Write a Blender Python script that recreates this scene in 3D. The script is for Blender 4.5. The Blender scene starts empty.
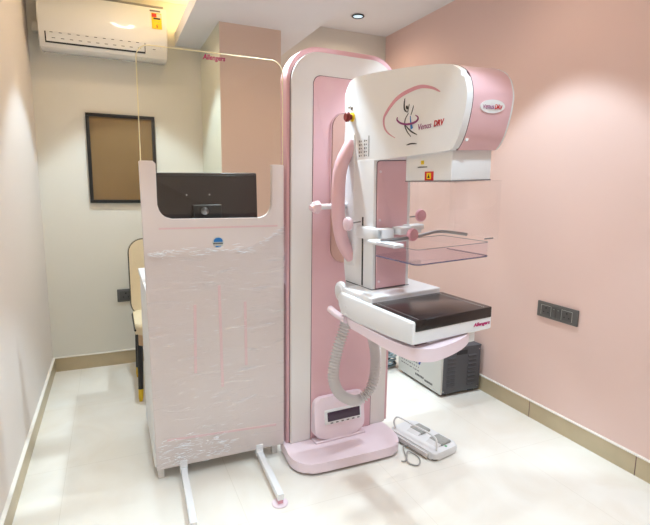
import bpy, bmesh, math, random
from mathutils import Vector, Matrix, noise
random.seed(7)
S = bpy.context.scene
COL = S.collection
PI = math.pi

# ------------------------------------------------------------------ materials
def lin(c):
    return tuple(((v/255)/12.92 if v/255 <= .04045 else ((v/255+.055)/1.055)**2.4) for v in c)

def mat(name, rgb, rough=.5, metal=0, coat=0, noise_amt=0, noise_scale=20, bump=0, bump_scale=60, spec=.5):
    m = bpy.data.materials.new(name); m.use_nodes = True
    nt = m.node_tree; b = nt.nodes['Principled BSDF']
    c = lin(rgb)
    b.inputs['Base Color'].default_value = (*c, 1)
    b.inputs['Roughness'].default_value = rough
    b.inputs['Metallic'].default_value = metal
    b.inputs['Coat Weight'].default_value = coat
    b.inputs['Specular IOR Level'].default_value = spec
    tc = nt.nodes.new('ShaderNodeTexCoord')
    if noise_amt:
        n = nt.nodes.new('ShaderNodeTexNoise'); n.inputs['Scale'].default_value = noise_scale
        n.inputs['Detail'].default_value = 6
        nt.links.new(tc.outputs['Object'], n.inputs['Vector'])
        mx = nt.nodes.new('ShaderNodeMix'); mx.data_type = 'RGBA'
        mx.inputs['A'].default_value = (*[x*(1-noise_amt) for x in c], 1)
        mx.inputs['B'].default_value = (*[min(1, x*(1+noise_amt)) for x in c], 1)
        nt.links.new(n.outputs['Fac'], mx.inputs['Factor'])
        nt.links.new(mx.outputs['Result'], b.inputs['Base Color'])
    if bump:
        n2 = nt.nodes.new('ShaderNodeTexNoise'); n2.inputs['Scale'].default_value = bump_scale
        nt.links.new(tc.outputs['Object'], n2.inputs['Vector'])
        bp = nt.nodes.new('ShaderNodeBump'); bp.inputs['Strength'].default_value = bump
        bp.inputs['Distance'].default_value = .01
        nt.links.new(n2.outputs['Fac'], bp.inputs['Height'])
        nt.links.new(bp.outputs['Normal'], b.inputs['Normal'])
    return m

def emis(name, rgb, strength):
    m = bpy.data.materials.new(name); m.use_nodes = True
    b = m.node_tree.nodes['Principled BSDF']
    b.inputs['Base Color'].default_value = (*lin(rgb), 1)
    b.inputs['Emission Color'].default_value = (*lin(rgb), 1)
    b.inputs['Emission Strength'].default_value = strength
    return m

def clear(name, tint, refl=.9, rough=.02):
    """thin clear sheet: straight transmission plus a Fresnel reflection"""
    m = bpy.data.materials.new(name); m.use_nodes = True
    nt = m.node_tree; nt.nodes.remove(nt.nodes['Principled BSDF'])
    out = nt.nodes['Material Output']
    t = nt.nodes.new('ShaderNodeBsdfTransparent'); t.inputs['Color'].default_value = (*tint, 1)
    g = nt.nodes.new('ShaderNodeBsdfGlossy'); g.inputs['Roughness'].default_value = rough
    g.inputs['Color'].default_value = (refl, refl, refl, 1)
    lw_ = nt.nodes.new('ShaderNodeLayerWeight'); lw_.inputs['Blend'].default_value = .5
    p_ = nt.nodes.new('ShaderNodeMath'); p_.operation = 'POWER'; p_.inputs[1].default_value = 5
    nt.links.new(lw_.outputs['Facing'], p_.inputs[0])
    f = nt.nodes.new('ShaderNodeMath'); f.operation = 'MULTIPLY_ADD'
    f.inputs[1].default_value = .6; f.inputs[2].default_value = .025
    nt.links.new(p_.outputs[0], f.inputs[0])
    mx = nt.nodes.new('ShaderNodeMixShader')
    nt.links.new(f.outputs[0], mx.inputs['Fac'])
    nt.links.new(t.outputs[0], mx.inputs[1]); nt.links.new(g.outputs[0], mx.inputs[2])
    nt.links.new(mx.outputs[0], out.inputs['Surface'])
    return m

def wrap_material():
    m = bpy.data.materials.new('stretch_film'); m.use_nodes = True
    nt = m.node_tree; nt.nodes.remove(nt.nodes['Principled BSDF'])
    out = nt.nodes['Material Output']
    tc = nt.nodes.new('ShaderNodeTexCoord'); mp = nt.nodes.new('ShaderNodeMapping')
    mp.inputs['Scale'].default_value = (3.2, 1, 22); mp.inputs['Rotation'].default_value = (0, math.radians(5), 0)
    nt.links.new(tc.outputs['Object'], mp.inputs['Vector'])
    n = nt.nodes.new('ShaderNodeTexNoise'); n.inputs['Scale'].default_value = 1.6
    n.inputs['Detail'].default_value = 4; n.inputs['Distortion'].default_value = 1.2
    nt.links.new(mp.outputs['Vector'], n.inputs['Vector'])
    bp = nt.nodes.new('ShaderNodeBump'); bp.inputs['Strength'].default_value = .22
    bp.inputs['Distance'].default_value = .02
    nt.links.new(n.outputs['Fac'], bp.inputs['Height'])
    t = nt.nodes.new('ShaderNodeBsdfTransparent'); t.inputs['Color'].default_value = (.985, .985, .99, 1)
    g = nt.nodes.new('ShaderNodeBsdfGlossy'); g.inputs['Roughness'].default_value = .12
    nt.links.new(bp.outputs['Normal'], g.inputs['Normal'])
    d = nt.nodes.new('ShaderNodeBsdfDiffuse'); d.inputs['Color'].default_value = (.85, .85, .9, 1)
    r = nt.nodes.new('ShaderNodeValToRGB'); r.color_ramp.elements[0].position = .57  # pale streaks put the film's highlights into its colour
    r.color_ramp.elements[1].position = .72
    r.color_ramp.elements[0].color = (.0, .0, .0, 1); r.color_ramp.elements[1].color = (.22, .22, .24, 1)
    nt.links.new(n.outputs['Fac'], r.inputs['Fac'])
    m1 = nt.nodes.new('ShaderNodeMixShader')
    nt.links.new(r.outputs['Color'], m1.inputs['Fac'])
    nt.links.new(t.outputs[0], m1.inputs[1]); nt.links.new(d.outputs[0], m1.inputs[2])
    m2 = nt.nodes.new('ShaderNodeMixShader'); m2.inputs['Fac'].default_value = .08
    nt.links.new(m1.outputs[0], m2.inputs[1]); nt.links.new(g.outputs[0], m2.inputs[2])
    nt.links.new(m2.outputs[0], out.inputs['Surface'])
    return m

def floor_material():
    m = bpy.data.materials.new('floor_tile'); m.use_nodes = True
    nt = m.node_tree; b = nt.nodes['Principled BSDF']
    tc = nt.nodes.new('ShaderNodeTexCoord')
    n = nt.nodes.new('ShaderNodeTexNoise'); n.inputs['Scale'].default_value = 2.2
    n.inputs['Detail'].default_value = 8; n.inputs['Distortion'].default_value = 1.2
    nt.links.new(tc.outputs['Object'], n.inputs['Vector'])
    r = nt.nodes.new('ShaderNodeValToRGB')
    r.color_ramp.elements[0].position = .3; r.color_ramp.elements[1].position = .62
    r.color_ramp.elements[0].color = (*lin((236, 226, 213)), 1)
    r.color_ramp.elements[1].color = (*lin((244, 238, 229)), 1)
    nt.links.new(n.outputs['Fac'], r.inputs['Fac'])
    br = nt.nodes.new('ShaderNodeTexBrick'); br.offset = 0; br.offset_frequency = 1
    br.inputs['Scale'].default_value = 1
    br.inputs['Brick Width'].default_value = .74; br.inputs['Row Height'].default_value = .74
    br.inputs['Mortar Size'].default_value = .0016; br.inputs['Mortar Smooth'].default_value = .1
    br.inputs['Color1'].default_value = (1, 1, 1, 1); br.inputs['Color2'].default_value = (1, 1, 1, 1)
    br.inputs['Mortar'].default_value = (.9, .89, .87, 1)
    mp = nt.nodes.new('ShaderNodeMapping'); mp.inputs['Location'].default_value = (.27, -.35, 0)
    nt.links.new(tc.outputs['Object'], mp.inputs['Vector'])
    nt.links.new(mp.outputs['Vector'], br.inputs['Vector'])
    mx = nt.nodes.new('ShaderNodeMix'); mx.data_type = 'RGBA'; mx.blend_type = 'MULTIPLY'
    mx.inputs['Factor'].default_value = 1
    nt.links.new(r.outputs['Color'], mx.inputs['A']); nt.links.new(br.outputs['Color'], mx.inputs['B'])
    nt.links.new(mx.outputs['Result'], b.inputs['Base Color'])
    b.inputs['Roughness'].default_value = .28
    b.inputs['Specular IOR Level'].default_value = .35
    return m

def skirting_material():
    m = mat('skirting_marble', (196, 178, 146), .35, noise_amt=.14, noise_scale=9)
    return m

M = {}
M['wall_warm'] = mat('back_wall_paint', (231, 226, 215), .75, noise_amt=.015, noise_scale=3)
M['wall_left'] = mat('left_wall_paint', (234, 224, 218), .75, noise_amt=.015, noise_scale=3)
M['wall_pink'] = mat('salmon_wall_paint', (237, 205, 195), .7, noise_amt=.015, noise_scale=3)
M['pillar'] = mat('pillar_paint', (230, 207, 190), .75)
M['pillar_side'] = mat('pillar_side_pale', (222, 220, 203), .75)
M['ceiling'] = mat('ceiling_paint', (238, 236, 237), .8)
M['floor'] = floor_material()
M['skirt'] = skirting_material()
M['skirt_edge'] = mat('skirting_edge', (245, 238, 228), .5)
M['white'] = mat('white_enamel', (238, 236, 237), .32, coat=.15, noise_amt=.01)
M['white_matt'] = mat('white_plastic', (236, 234, 234), .5, noise_amt=.01)
M['cream'] = mat('cream_enamel', (238, 231, 227), .38, noise_amt=.01)
M['pink'] = mat('pink_enamel', (233, 188, 194), .34, coat=.2, noise_amt=.015)
M['pink_pale'] = mat('pale_pink_enamel', (243, 222, 229), .34, coat=.15, noise_amt=.01)
M['pink_rim'] = mat('pink_rim', (228, 180, 187), .4)
M['pink_line'] = mat('pink_stripe', (231, 197, 198), .5)
M['tan'] = mat('bellows_tan', (214, 172, 160), .65)
M['black'] = mat('black_plastic', (20, 19, 20), .4)
M['dark_seam'] = mat('dark_seam', (120, 86, 90), .6)
M['detector'] = mat('detector_black', (38, 30, 29), .22, noise_amt=.1)
M['screen'] = mat('lcd_screen', (70, 52, 72), .12)
M['monitor'] = mat('monitor_back', (44, 36, 34), .3, noise_amt=.05)
M['monitor_dark'] = mat('monitor_stand', (24, 23, 24), .45)
M['chrome'] = mat('chrome', (220, 220, 222), .15, metal=1)
M['steel'] = mat('steel', (150, 148, 150), .3, metal=1)
M['hose'] = mat('grey_hose', (226, 220, 219), .5)
M['red'] = mat('red_button', (125, 18, 14), .35)
M['yellow'] = mat('yellow_label', (240, 205, 30), .5)
M['magenta'] = mat('magenta_print', (190, 40, 110), .5)
M['purple'] = mat('purple_print', (150, 60, 120), .5)
M['redprint'] = mat('red_print', (195, 35, 42), .5)
M['blackprint'] = mat('black_print', (45, 42, 45), .5)
M['greyprint'] = mat('grey_print', (120, 112, 114), .5)
M['blueprint'] = mat('blue_print', (40, 120, 190), .5)
M['navy'] = mat('navy_print', (30, 65, 150), .5)
M['greenprint'] = mat('green_print', (40, 170, 90), .5)
M['logo_pink'] = mat('logo_pink', (215, 150, 165), .5)
M['knob'] = mat('knob_pink', (226, 160, 172), .4, noise_amt=.02)
M['knob_pale'] = mat('knob_pale', (238, 205, 212), .4)
M['beige'] = mat('beige_leather', (226, 207, 172), .55, noise_amt=.05, noise_scale=25, bump=.1, bump_scale=120)
M['tan_leather'] = mat('tan_leather', (190, 155, 118), .5, noise_amt=.06)
M['leg_black'] = mat('leg_black', (26, 24, 24), .35)
M['leg_yellow'] = mat('leg_yellow', (232, 190, 30), .5)
M['ac'] = mat('ac_white', (228, 227, 225), .12, coat=.6, noise_amt=.005)
M['ac_grey'] = mat('ac_grey', (150, 145, 138), .5)
M['board'] = mat('brown_board', (134, 107, 72), .22, noise_amt=.07, noise_scale=5)
M['frame'] = mat('frame_black', (24, 22, 22), .4)
M['plate'] = mat('switch_plate', (98, 95, 92), .4)
M['plate_mod'] = mat('switch_module', (84, 82, 80), .35)
M['charcoal'] = mat('charcoal_metal', (84, 85, 90), .45, noise_amt=.04)
M['slot'] = mat('louvre_shadow', (44, 45, 50), .6)
M['offwhite'] = mat('offwhite_metal', (205, 204, 198), .4)
M['pedal'] = mat('pedal_rubber', (172, 170, 165), .7, noise_amt=.25, noise_scale=90, bump=.4, bump_scale=200)
M['cable'] = mat('cable_grey', (165, 160, 156), .5)
M['cable_blue'] = mat('cable_pale_blue', (168, 186, 192), .4)
M['cable_dark'] = mat('cable_dark', (62, 72, 78), .45)
M['bezel'] = mat('downlight_bezel', (40, 45, 50), .35)
M['lens'] = emis('downlight_lens', (205, 232, 245), .9)
M['strip'] = emis('warm_strip', (255, 222, 150), 26)
M['glass'] = clear('shield_glass', (.985, .98, .955))
M['glass_edge'] = mat('glass_edge', (250, 240, 200), .3)
M['acrylic'] = clear('clear_acrylic', (.994, .992, .993), rough=.04)
M['acrylic_edge'] = mat('acrylic_edge', (92, 84, 108), .25)
M['tray'] = clear('tray_acrylic', (.955, .925, .955), rough=.04)
M['wrap'] = wrap_material()
M['wrap_glint_ridge'] = mat('film_glint_ridge', (246, 246, 250), .15, coat=.8)

# ------------------------------------------------------------------ mesh helpers
def link(name, bm, m, parent=None, xf=None, smooth=True):
    me = bpy.data.meshes.new(name)
    bmesh.ops.recalc_face_normals(bm, faces=bm.faces)
    bm.to_mesh(me); bm.free()
    if xf is not None: me.transform(xf)
    ms = m if isinstance(m, (list, tuple)) else [m]
    for k in ms: me.materials.append(M[k] if isinstance(k, str) else k)
    if smooth:
        for p in me.polygons: p.use_smooth = True
        me.set_sharp_from_angle(angle=math.radians(32))
    o = bpy.data.objects.new(name, me); COL.objects.link(o)
    if parent: o.parent = parent
    return o

def absorb(o, bm, m):
    """surface pattern: goes into the mesh of its own part with a second material"""
    me = o.data; me.materials.append(M[m]); k = len(me.materials)-1
    for f in bm.faces: f.material_index = k
    t = bpy.data.meshes.new('t'); bm.to_mesh(t); bm.free()
    b = bmesh.new(); b.from_mesh(me); b.from_mesh(t); b.to_mesh(me); b.free()
    bpy.data.meshes.remove(t)

def thing(name, label, cat, loc=(0, 0, 0), rz=0, group=None):
    o = bpy.data.objects.new(name, None); COL.objects.link(o)
    o.empty_display_size = .1
    o.location = loc; o.rotation_euler = (0, 0, rz)
    o['label'] = label; o['category'] = cat
    if group: o['group'] = group
    return o

def structure(o):
    o['kind'] = 'structure'; return o

def box(bm, x0, x1, y0, y1, z0, z1, bev=0, seg=3, mi=0, xf=None):
    vs = [bm.verts.new(p) for p in ((x0,y0,z0),(x1,y0,z0),(x1,y1,z0),(x0,y1,z0),(x0,y0,z1),(x1,y0,z1),(x1,y1,z1),(x0,y1,z1))]
    fs = [bm.faces.new([vs[i] for i in f]) for f in ((3,2,1,0),(4,5,6,7),(0,1,5,4),(1,2,6,5),(2,3,7,6),(3,0,4,7))]
    for f in fs: f.material_index = mi
    if bev:
        es = list({e for f in fs for e in f.edges})
        r = bmesh.ops.bevel(bm, geom=es, offset=bev, segments=seg, affect='EDGES', profile=.5)
        vs = list({v for v in vs if v.is_valid} | {v for f in r['faces'] for v in f.verts})
        for f in r['faces']: f.material_index = mi
    if xf is not None:
        bmesh.ops.transform(bm, matrix=xf, verts=[v for v in vs if v.is_valid])
    return vs

def bx(*a, **k):
    bm = bmesh.new(); box(bm, *a, **k); return bm

def prism(bm, poly, axis, a, b, bev=0, seg=3, mi=0):
    """poly of 2-D points extruded along axis: 'x' -> (y,z), 'y' -> (x,z), 'z' -> (x,y)"""
    def P(p, t):
        return {'x': (t, p[0], p[1]), 'y': (p[0], t, p[1]), 'z': (p[0], p[1], t)}[axis]
    A = [bm.verts.new(P(p, a)) for p in poly]; B = [bm.verts.new(P(p, b)) for p in poly]
    n = len(poly)
    f1 = bm.faces.new(A); f2 = bm.faces.new(list(reversed(B)))
    fs = [f1, f2] + [bm.faces.new((A[i], A[(i+1) % n], B[(i+1) % n], B[i])) for i in range(n)]
    for f in fs: f.material_index = mi
    if bev:
        es = list(set(f1.edges) | set(f2.edges))
        r = bmesh.ops.bevel(bm, geom=es, offset=bev, segments=seg, affect='EDGES', profile=.5)
        for f in r['faces']: f.material_index = mi
    return bm

def pr(*a, **k): return prism(bmesh.new(), *a, **k)

def rrect(x0, x1, y0, y1, r, seg=8, corners=(1, 1, 1, 1)):
    """rounded rectangle outline, corners: bottom-left, bottom-right, top-right, top-left"""
    out = []
    for (cx, cy, a0, on, px, py) in ((x0+r, y0+r, PI, corners[0], x0, y0), (x1-r, y0+r, 1.5*PI, corners[1], x1, y0),
                                     (x1-r, y1-r, 0, corners[2], x1, y1), (x0+r, y1-r, .5*PI, corners[3], x0, y1)):
        if not on: out.append((px, py)); continue
        for i in range(seg+1):
            t = a0+.5*PI*i/seg
            out.append((cx+r*math.cos(t), cy+r*math.sin(t)))
    return out

def smooth_poly(pts, it=2):
    """Chaikin rounding of a closed outline"""
    for _ in range(it):
        q = []
        for i in range(len(pts)):
            a, b = pts[i], pts[(i+1) % len(pts)]
            q += [(.75*a[0]+.25*b[0], .75*a[1]+.25*b[1]), (.25*a[0]+.75*b[0], .25*a[1]+.75*b[1])]
        pts = q
    return pts

def catmull(pts, n=8, closed=False):
    P = [Vector(p) for p in pts]; out = []
    N = len(P)
    for i in range(N if closed else N-1):
        g = (lambda k: P[k % N]) if closed else (lambda k: P[max(0, min(N-1, k))])
        p0, p1, p2, p3 = g(i-1), g(i), g(i+1), g(i+2)
        for j in range(n):
            t = j/n
            out.append(.5*((2*p1)+(p2-p0)*t+(2*p0-5*p1+4*p2-p3)*t*t+(3*p1-p0-3*p2+p3)*t**3))
    if not closed: out.append(P[-1].copy())
    return out

def tube(bm, path, r, seg=12, closed=False, caps=True, mi=0, squash=None):
    path = [Vector(p) for p in path]; n = len(path)
    rings = []; prev = None
    for i, p in enumerate(path):
        if closed: t = path[(i+1) % n]-path[i-1]
        else: t = path[min(i+1, n-1)]-path[max(i-1, 0)]
        t.normalize()
        if prev is None:
            ref = Vector((0, 0, 1)) if abs(t.z) < .9 else Vector((1, 0, 0))
            u = t.cross(ref).normalized()
        else:
            u = (prev-t*prev.dot(t)).normalized()
        prev = u; w = t.cross(u)
        rr = r(i/(n-1)) if callable(r) else (r[i] if isinstance(r, list) else r)
        rings.append([bm.verts.new(p+(u*math.cos(2*PI*k/seg)+w*math.sin(2*PI*k/seg))*rr) for k in range(seg)])
    for i in range(n if closed else n-1):
        A, B = rings[i], rings[(i+1) % n]
        for k in range(seg):
            f = bm.faces.new((A[k], A[(k+1) % seg], B[(k+1) % seg], B[k])); f.material_index = mi
    if caps and not closed:
        bm.faces.new(list(reversed(rings[0]))).material_index = mi
        bm.faces.new(rings[-1]).material_index = mi
    return bm

def tb(*a, **k): return tube(bmesh.new(), *a, **k)

def lathe(bm, prof, origin, axis, seg=28, mi=0, wobble=None):
    """profile (radius, distance along axis)"""
    ax = Vector(axis).normalized(); o = Vector(origin)
    ref = Vector((0, 0, 1)) if abs(ax.z) < .9 else Vector((1, 0, 0))
    u = ax.cross(ref).normalized(); w = ax.cross(u)
    rings = []
    for r, d in prof:
        ring = []
        for k in range(seg):
            a = 2*PI*k/seg
            rr = r*(1+(wobble*math.cos(a*7) if wobble and r > .004 else 0))
            ring.append(bm.verts.new(o+ax*d+(u*math.cos(a)+w*math.sin(a))*max(rr, .0002)))
        rings.append(ring)
    for A, B in zip(rings, rings[1:]):
        for k in range(seg):
            bm.faces.new((A[k], A[(k+1) % seg], B[(k+1) % seg], B[k])).material_index = mi
    bm.faces.new(list(reversed(rings[0]))).material_index = mi
    bm.faces.new(rings[-1]).material_index = mi
    return bm

def lt(*a, **k): return lathe(bmesh.new(), *a, **k)

def frame(origin, xdir, ydir):
    x = Vector(xdir).normalized(); y = Vector(ydir).normalized(); z = x.cross(y)
    return Matrix(((x.x, y.x, z.x, origin[0]), (x.y, y.y, z.y, origin[1]), (x.z, y.z, z.z, origin[2]), (0, 0, 0, 1)))

def text(name, s, size, m, fr, parent, shear=0, align='LEFT', depth=.0006, width=None, xf=None, bold=0):
    cu = bpy.data.curves.new('lettering', 'FONT'); cu.body = s; cu.size = size
    cu.extrude = depth; cu.shear = shear; cu.align_x = align; cu.offset = bold
    cu.resolution_u = 3
    tmp = bpy.data.objects.new('lettering', cu); COL.objects.link(tmp)
    bpy.context.view_layer.update()
    me = bpy.data.meshes.new_from_object(tmp.evaluated_get(bpy.context.evaluated_depsgraph_get()))
    bpy.data.objects.remove(tmp); bpy.data.curves.remove(cu)
    me.name = name
    if width:
        xs = [v.co.x for v in me.vertices]; k = width/(max(xs)-min(xs))
        me.transform(Matrix.Diagonal((k, 1, 1, 1)))
    me.transform(fr)
    if xf is not None: me.transform(xf)
    me.materials.clear(); me.materials.append(M[m])
    o = bpy.data.objects.new(name, me); COL.objects.link(o); o.parent = parent
    return o

def stroke(bm, pts, w, fr, h=.0008, taper=True, n=6, mi=0):
    """flat printed brush stroke of width w in the plane of frame fr"""
    P = catmull([(p[0], p[1], 0) for p in pts], n)
    N = len(P); L = []; R_ = []
    for i, p in enumerate(P):
        t = (P[min(i+1, N-1)]-P[max(i-1, 0)]).normalized(); nn = Vector((-t.y, t.x, 0))
        k = i/(N-1)
        ww = w(k) if callable(w) else w*(max(.15, math.sin(PI*k))**.5 if taper else 1)
        L.append((p+nn*ww/2)); R_.append((p-nn*ww/2))
    a = [bm.verts.new(fr @ Vector((q.x, q.y, h))) for q in L]; b = [bm.verts.new(fr @ Vector((q.x, q.y, h))) for q in R_]
    a0 = [bm.verts.new(fr @ Vector((q.x, q.y, -.001))) for q in L]; b0 = [bm.verts.new(fr @ Vector((q.x, q.y, -.001))) for q in R_]
    for i in range(N-1):
        for q in ((a[i], a[i+1], b[i+1], b[i]), (a0[i+1], a0[i], b0[i], b0[i+1]), (a[i+1], a[i], a0[i], a0[i+1]), (b[i], b[i+1], b0[i+1], b0[i])):
            bm.faces.new(q).material_index = mi
    bm.faces.new((a[0], b[0], b0[0], a0[0])).material_index = mi
    bm.faces.new((b[-1], a[-1], a0[-1], b0[-1])).material_index = mi
    return bm

# ------------------------------------------------------------------ room shell
XL, XR, YB, YN = -.46, 2.365, 4.03, -1.0
ZC, ZB = 2.774, 2.47
BX0, BX1 = .51, 1.33              # dropped beam
structure(link('floor', bx(XL-.1, XR+.1, YN-.1, YB+.1, -.1, 0), 'floor', smooth=False))
structure(link('ceiling', bx(XL-.1, XR+.1, YN-.1, YB+.1, ZC, ZC+.1), 'ceiling', smooth=False))
structure(link('wall_left', bx(XL-.1, XL, YN-.1, YB+.1, 0, ZC), 'wall_left', smooth=False))
structure(link('wall_right', bx(XR, XR+.1, YN-.1, YB+.1, 0, ZC), 'wall_pink', smooth=False))
structure(link('wall_back', bx(XL, XR, YB, YB+.1, 0, ZC), 'wall_warm', smooth=False))
structure(link('wall_front', bx(XL, XR, YN-.1, YN, 0, ZC), 'wall_left', smooth=False))
# dropped beam with an open cove on its left side
bm = bmesh.new()
box(bm, BX0, BX1, YN, YB, ZB, ZB+.09)
box(bm, BX0+.26, BX1, YN, YB, ZB+.09, ZC)
structure(link('ceiling_beam', bm, 'ceiling', smooth=False))
# pillar: salmon front, pale left flank
bm = bmesh.new()
box(bm, .70, 1.122, 3.32, YB, 0, ZB)
for f in bm.faces:
    f.normal_update()
    f.material_index = 1 if f.normal.x < -.5 else 0
structure(link('wall_pillar', bm, ['pillar', 'pillar_side'], smooth=False))

def skirting(name, x0, x1, y0, y1, edge):
    bm = bmesh.new()
    box(bm, x0, x1, y0, y1, 0, .105)
    ex = {'l': (x0, x1+.004, y0, y1), 'r': (x0-.004, x1, y0, y1), 'b': (x0, x1, y0-.004, y1)}[edge]
    box(bm, ex[0], ex[1], ex[2], ex[3], .105, .112, mi=1)
    # butt joints
    if edge == 'r':
        for y in (1.41, 2.09, 2.75, 3.4): box(bm, x0-.0015, x0+.001, y-.0015, y+.0015, 0, .105, mi=2)
    structure(link(name, bm, ['skirt', 'skirt_edge', 'dark_seam'], smooth=False))
skirting('baseboard_left', XL, XL+.012, YN, YB, 'l')
skirting('baseboard_right', XR-.012, XR, YN, YB, 'r')
skirting('baseboard_back', XL+.016, .70, YB-.012, YB, 'b')
skirting('baseboard_back_right', 1.122, XR-.016, YB-.012, YB, 'b')

# ------------------------------------------------------------------ lamps of the room and added fill lamps
COOL = (.66, .87, 1.0)
WARM = (1.0, .80, .60)
def downlight(x, y, zc, label, power, spread=80):
    t = thing('downlight', label, 'ceiling light', (x, y, zc), 0, 'recessed ceiling downlights')
    bm = bmesh.new()
    lathe(bm, [(.042, -.001), (.05, -.003), (.052, -.008), (.046, -.012), (.040, -.010), (.039, -.002)], (0, 0, 0), (0, 0, 1), 32)
    link('bezel', bm, 'bezel', t)
    link('lens', lt([(.038, -.004), (.036, -.008), (.02, -.0095)], (0, 0, 0), (0, 0, 1), 28), 'lens', t)
    ld = bpy.data.lights.new('downlight_beam', 'SPOT'); ld.energy = power; ld.color = COOL
    ld.spot_size = math.radians(spread); ld.spot_blend = .28; ld.shadow_soft_size = .045
    lo = bpy.data.objects.new('downlight_beam', ld); COL.objects.link(lo); lo.parent = t
    lo.location = (0, 0, -.02)
    ld = bpy.data.lights.new('added_warm_fill', 'SPOT'); ld.energy = power*.11; ld.color = WARM  # added wide warm lamp, lifts and tints surfaces outside the beam
    ld.spot_size = math.radians(172); ld.spot_blend = .6; ld.shadow_soft_size = .09
    lo = bpy.data.objects.new('added_warm_fill', ld); COL.objects.link(lo); lo.parent = t
    lo.location = (0, 0, -.02)
    return t
PW = 110
downlight(.16, 3.36, ZC, 'round recessed downlight in front of the wall air conditioner', PW)
downlight(1.88, 3.65, ZC, 'small dark-rimmed round downlight in the ceiling above the mammography machine', PW)
downlight(1.75, 1.98, ZC, 'round recessed downlight washing the salmon wall above the switch plate', PW, 84)
downlight(.80, 2.34, ZB, 'round recessed downlight in the dropped beam right above the radiation shield', PW*1.35)
downlight(.06, 1.30, ZC, 'added unseen fill downlight over the open floor left of the radiation shield', PW*.55)  # unseen lamp added as fill over the floor
downlight(1.80, .45, ZC, 'added unseen fill downlight by the salmon wall near the viewer', PW*.8)  # unseen lamp added to brighten faces turned to the viewer
downlight(.10, .30, ZC, 'added unseen fill downlight by the left wall near the viewer', PW*.7)  # another unseen lamp added for front fill
downlight(.92, .85, ZB, 'added unseen fill downlight in the dropped beam near the viewer', PW*.6)  # unseen lamp added to lift the lower column and panel
cl = link('cove_light', bx(BX0+.10, BX0+.13, .6, YB-.05, ZB+.095, ZB+.11, bev=.003), 'strip')
cl['label'] = 'warm strip light lying in the cove of the dropped ceiling beam'; cl['category'] = 'strip light'

# ------------------------------------------------------------------ mammography machine
MX, MY, MR = 1.0975, 2.2725, math.radians(3)
mach = thing('mammography_machine', 'pink and white mammography machine with tall backplate, overhanging tube head and black breast support table', 'medical machine', (MX, MY, 0), MR)
# base slab on a recessed plinth
bo = smooth_poly([(-.316, .10), (-.325, -.02), (-.342, -.13), (-.315, -.20), (-.265, -.240), (-.15, -.25), (.10, -.265), (.215, -.268), (.268, -.22), (.293, -.13), (.293, -.02), (.288, .10)], 2)
base = link('base', pr(bo, 'z', .016, .066, bev=.008), 'pink_pale', mach)
bp = [(x*.9, (y+.07)*.85-.07) for x, y in bo]
link('plinth', pr(bp, 'z', 0, .018), 'black', base)
# column: pink rim, cream cover, pink inset channel
ro = rrect(-.305, .336, .064, 2.088, .17, 14, (0, 0, 1, 1))
link('column', pr(ro, 'y', .004, .085, bev=.012), 'pink_rim', mach)
co = rrect(-.287, .308, .066, 2.062, .152, 14, (0, 0, 1, 1))
cover = link('column_cover', pr(co, 'y', -.012, .03, bev=.006), 'cream', mach)
link('seam', pr(rrect(-.2895, .3105, .066, 2.0645, .1545, 14, (0, 0, 1, 1)), 'y', .0005, .02), 'dark_seam', cover)
inset = link('column_channel', pr(rrect(-.172, .205, .067, 1.952, .04, 8, (0, 0, 1, 1)), 'y', -.016, -.005, bev=.003), 'pink', mach)
link('seam', pr(rrect(-.1745, .2075, .066, 1.9545, .042, 8, (0, 0, 1, 1)), 'y', -.0135, -.005), 'dark_seam', inset)
# tan pleated bellows in a long slot
def bellows():
    bm = bmesh.new(); n = 34; z0, z1 = 1.03, 1.785; R_ = .072
    prev = None
    for i in range(n*2+1):
        z = z0+(z1-z0)*i/(n*2)
        d = min(z-z0, z1-z); w = R_ if d >= R_ else math.sqrt(max(0, R_**2-(R_-d)**2))
        w = max(w, .004)
        y = -.024-(.0022 if i % 2 else 0)
        row = [bm.verts.new((x*w, yy, z)) for x, yy in ((-1, -.012), (-.96, y), (-.4, y-.002), (.4, y-.002), (.96, y), (1, -.012))]
        if prev:
            for k in range(5): bm.faces.new((prev[k], prev[k+1], row[k+1], row[k]))
        prev = row
    return bm
bl = link('bellows', bellows(), 'tan', mach)
rim = [(.078*math.cos(t), -.02, (1.71 if math.sin(t) > 0 else 1.105)+.078*math.sin(t)) for t in [2*PI*i/40 for i in range(40)]]
link('slot_rim', tb(rim, .004, 8, closed=True), 'pink', bl)
# control box on the base
cb = [( -.168, .076), (.132, .076), (.150, .29), (.135, .302), (-.145, .316), (-.168, .285)]
def control_box():
    bm = bmesh.new()
    o = smooth_poly([(-.17, .07), (-.17, .19), (-.168, .28), (-.15, .304), (-.10, .307), (.10, .307), (.132, .303), (.137, .28), (.135, .19), (.133, .07)], 2)
    prism(bm, o, 'y', -.075, -.012, bev=.012)
    for v in bm.verts:                       # lean the face back
        if v.co.y < -.03: v.co.y += .03*max(0, (v.co.z-.1)/.2)
    return bm
ctl = link('control_box', control_box(), 'pink_pale', mach)
link('lip', bx(-.170, .137, -.078, -.02, .066, .078, bev=.004), 'pink_pale', ctl)
XT = frame((0, -.058, 0), (1, 0, 0), (0, .15, 1))
bm = bx(-.094, .132, -.005, .004, .142, .222, bev=.004)
link('bezel', bm, 'white', ctl, Matrix.Translation((-.017, -.0595, .016)) @ Matrix.Translation((0, 0, .18)) @ Matrix.Rotation(-math.radians(9), 4, 'X') @ Matrix.Translation((0, 0, -.18)))
bm = bx(-.078, .122, -.0075, .002, .158, .208, bev=.002)
link('display', bm, 'screen', ctl, Matrix.Translation((-.017, -.0595, .016)) @ Matrix.Translation((0, 0, .18)) @ Matrix.Rotation(-math.radians(9), 4, 'X') @ Matrix.Translation((0, 0, -.18)))
bm = bmesh.new()
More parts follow.
